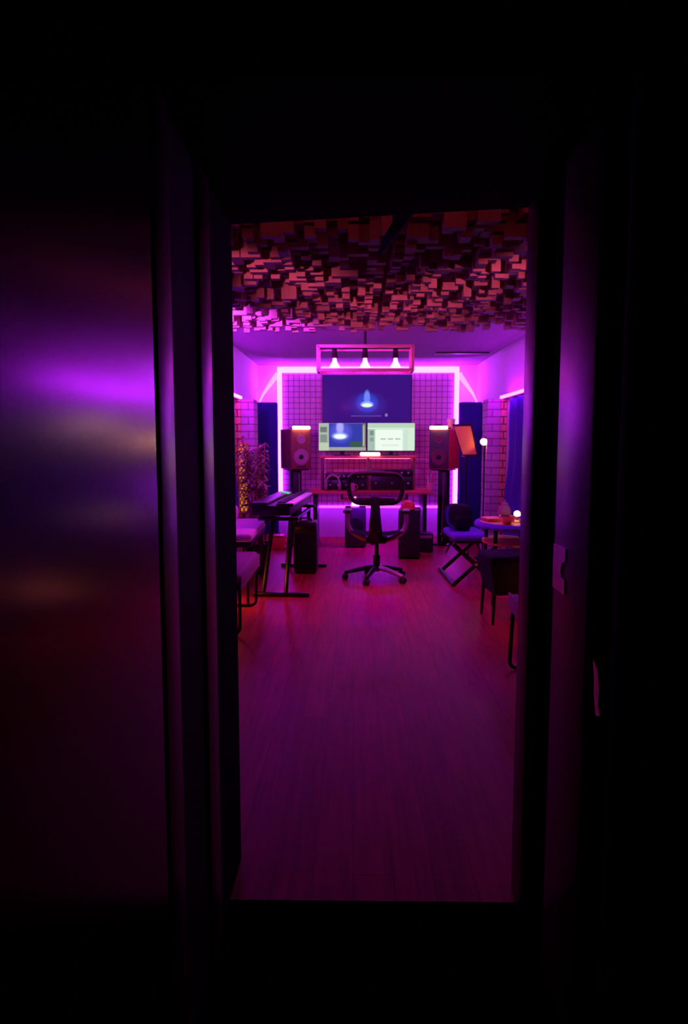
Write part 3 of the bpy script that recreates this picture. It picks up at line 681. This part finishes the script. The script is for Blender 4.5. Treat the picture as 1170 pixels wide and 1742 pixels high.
tb = thing('side_table', 'oval wooden side table with blue rim holding brass things at right', 'table', (1.325, 5.88, 0))
ell = lambda rx, ry, n=40: [(rx * math.cos(2 * math.pi * i / n), ry * math.sin(2 * math.pi * i / n)) for i in range(n)]
obj('tabletop', MB().prism(ell(.255, .37), .655, .677), M['wood'], tb)
rim = MB(); e_ = ell(.262, .377)
rim.tube([(x, y, .66) for x, y in e_], .022, 8, closed=True, flat=1.4)
obj('rim', rim, M['blue'], tb)
obj('lower_shelf', MB().prism(ell(.22, .33), .50, .518), M['wood'], tb)
for x, y in ((-.15, -.2), (.15, -.2), (-.15, .2), (.15, .2)): obj('leg', MB().cyl((x * 1.1, y * 1.1, 0), (x, y, .66), .014, .018, 10), M['blackm'], tb)
bw = thing('brass_bowl', 'brass bowl on the oval side table nearest the doorway', 'bowl', (1.27, 5.70, .6775))
obj('bowl', MB().lathe([(.03, 0), (.035, .006), (.058, .03), (.068, .07), (.062, .07), (.05, .03), (.01, .012)], n=24), M['brass'], bw)
tag(obj('wooden_book', MB().box((0, 0, .014), (.15, .20, .027), bev=.004), M['wood'], loc=(1.20, 5.95, .6775), rot=(0, 0, R(10))), 'orange book lying flat on the oval side table', 'book')
tl = thing('table_lamp', 'small glowing lamp on the oval side table beside the brass bowl', 'lamp', (1.385, 5.84, .6775))
obj('lamp_base', MB().lathe([(.04, 0), (.04, .01), (.012, .02), (.012, .05)], n=16), M['brass'], tl)
obj('lamp_shade', MB().lathe([(.018, .05), (.028, .057), (.026, .085), (.012, .096)], n=20), M['spark_low'], tl)
fgn = thing('round_jar', 'round violet jar at the back of the oval side table', 'jar', (1.33, 6.08, .6775))
obj('body', MB().lathe([(.035, 0), (.055, .03), (.06, .07), (.045, .11), (.03, .12)], n=20), M['lilac'], fgn)
obj('lid', MB().lathe([(.034, .12), (.03, .14), (.012, .15), (.012, .165), (.004, .17)], n=16), M['lilac'], fgn)

st = thing('upholstered_stool', 'dark blue-black upholstered stool in front of the oval side table', 'stool', (1.165, 5.21, 0), R(4))
obj('seat_cushion', MB().box((0, 0, .47), (.36, .42, .09), bev=.03, seg=3), M['matte'], st)
sk = MB(); sk.slab([(-.18, -.21, .45), (.18, -.21, .45), (.18, .21, .45), (-.18, .21, .45)], [(-.13, -.17, .22), (.17, -.2, .24), (.17, .17, .24), (-.13, .17, .22)])
obj('skirt', sk, M['matte'], st, smooth=False)
for x, y in ((-.13, -.16), (.15, -.16), (-.13, .16), (.15, .16)): obj('leg', MB().cyl((x * 1.1, y * 1.05, 0), (x, y, .30), .011, .015, 10), M['blackm'], st)
cr_ = thing('side_chair', 'mauve chair with black looped legs partly behind the right door frame', 'chair', (1.135, 3.80, 0), R(-2))
obj('seat', MB().box((0, 0, .43), (.46, .46, .06), bev=.025, seg=3), M['lilac'], cr_)
obj('backrest', MB().box((.215, 0, .70), (.05, .44, .36), rot=(0, R(8), 0), bev=.022, seg=3), M['lilac'], cr_)
for s in (-1, 1):
    y = s * .20
    obj('leg', MB().tube(arc_pts([(.20, y, .60), (.19, y, .39), (-.20, y, .385), (-.215, y, .014), (.20, y, .014), (.20, y, .38)], .05), .0125, 8), M['blackm'], cr_)
obj('seat_skirt', MB().box((-.225, 0, .425), (.012, .42, .09), bev=.004), M['lilac'], cr_)

# ------------------------------------------------------------------ further lamps of the room
def uplight(x, y, label, m):
    t = thing('floor_light', label, 'lamp', (x, y, 0), 0, 'orange floor lights')
    obj('lamp_base', MB().lathe([(.06, 0), (.062, .01), (.03, .02), (.01, .03), (.01, .22)], n=20), M['black'], t)
    obj('bulb', MB().ball((0, 0, .25), .04, 16), m, t)
uplight(-1.16, 5.62, 'orange floor light behind the looped legs of the near left bench', M['fire'])
uplight(1.52, 4.85, 'orange floor light by the right wall behind the dark stool', M['fire_low'])
tag(obj('led_light_tape', MB().box((0, 0, 0), (2.6, .02, .02), bev=.004), M['led_red'], loc=(.19, 2.28, 2.296), rot=(0, 0, R(-7))), 'red LED tape on the room side above the doorway', 'LED light')

tag(obj('light_block_board', MB().box((0, 0, 0), (2.9, .20, .02), bev=.003), M['woodd'], loc=(.19, 2.28, 2.275), rot=(0, 0, R(-7))), 'added unseen dark board above the doorway, keeping the red tape light off the floor', 'shelf')  # unseen board added to block the red tape's light from the floor
wlp = thing('wall_lamp', 'warm shaded wall lamp on the right wall above the side table', 'lamp', (1.60, 6.08, 1.45))
obj('wall_plate', MB().cyl((.119, 0, 0), (.10, 0, 0), .05, n=20), M['brass'], wlp)
obj('arm', MB().tube([(.10, 0, 0), (.04, 0, -.02), (0, 0, .0)], .009, 8), M['brass'], wlp)
M['wall_lamp'] = glow('wall_lamp_shade', (1.0, .50, .26), 8)
obj('lamp_shade', MB().lathe([(.03, .0), (.075, .0), (.055, .15), (.03, .15)], n=24), M['wall_lamp'], wlp)
def spot(name, label, loc, aim, power, col, ang, blend):
    t = thing(name, label, 'lamp', loc, 0, 'spotlights above the doorway' if name == 'ceiling_spotlight' else None)
    L_ = bpy.data.lights.new(name + '_light', 'SPOT'); L_.energy = power; L_.color = col; L_.spot_size = R(ang); L_.spot_blend = blend; L_.shadow_soft_size = .04
    o = bpy.data.objects.new('spot_beam', L_); COL.objects.link(o); o.parent = t
    d = Vector(aim) - Vector(loc); o.rotation_euler = d.to_track_quat('-Z', 'Y').to_euler(); n_ = d.normalized(); o.location = n_ * .012
    if True:
        obj('lamp_can', MB().cyl(n_ * -.12, n_ * -.0, .045, .05, 20, cap=True), M['black'], t)
        obj('mount', MB().cyl(n_ * -.08, (0, -.08, ZC - loc[2] - .001) if name == 'ceiling_spotlight' else (XL - loc[0] + .001, -.08, 0), .012), M['black'], t)
    return t
for x, w_ in ((-1.05, 'left'), (1.42, 'right')):
    spot('ceiling_spotlight', f'black spotlight on the ceiling inside the room, {w_} of the doorway', (x, 2.45, 1.95), (.2 - (x - .2) * .45, 6.5, 2.08), 150, (1.0, .12, .34), 34, .9)
for x in (-.265, 0, .265):
    bl = bpy.data.lights.new('bulb_light', 'SPOT'); bl.energy = 19; bl.color = (1.0, .03, .50); bl.spot_size = R(140); bl.spot_blend = 1; bl.shadow_soft_size = .04
    bo = bpy.data.objects.new('bulb_beam', bl); COL.objects.link(bo); bo.parent = pd; bo.location = (x, 0, .028)
spot('violet_spotlight', 'violet spotlight high on the left wall aimed along the block diffusers', (-1.12, 4.55, 2.02), (-.86, 5.75, 2.27), 420, (.58, .04, 1.0), 72, 1.0)
rls = bpy.data.lights.new('reading_light', 'SPOT'); rls.energy = 5; rls.color = (1, .42, .08); rls.spot_size = R(75); rls.spot_blend = .5; rls.shadow_soft_size = .02
rlo = bpy.data.objects.new('lamp_beam', rls); COL.objects.link(rlo); rlo.parent = rl; rlo.location = (-.06, -.05, 1.375)
rlo.rotation_euler = (Vector((1.30, 8.2, 1.38)) - Vector((1.44, 7.93, 1.375))).to_track_quat('-Z', 'Y').to_euler()

# ------------------------------------------------------------------ camera, world, view
w_ = bpy.data.worlds.new('night'); scene.world = w_; w_.use_nodes = True
w_.node_tree.nodes['Background'].inputs[0].default_value = (0, 0, 0, 1); w_.node_tree.nodes['Background'].inputs[1].default_value = 0
cam = bpy.data.cameras.new('camera'); co = bpy.data.objects.new('camera', cam); COL.objects.link(co)
cam.sensor_fit = 'HORIZONTAL'; cam.sensor_width = 36; cam.lens = 36 * 1172 / 1170; cam.clip_start = .02; cam.clip_end = 60
co.location = (0, 0, 1.35); co.rotation_euler = (R(90) - math.atan(118 / 1172), 0, math.atan(17 / 1172))
scene.camera = co
vs_ = scene.view_settings
vs_.view_transform = 'Standard'; vs_.look = 'None'; vs_.gamma = 1; vs_.use_curve_mapping = False; vs_.exposure = 0
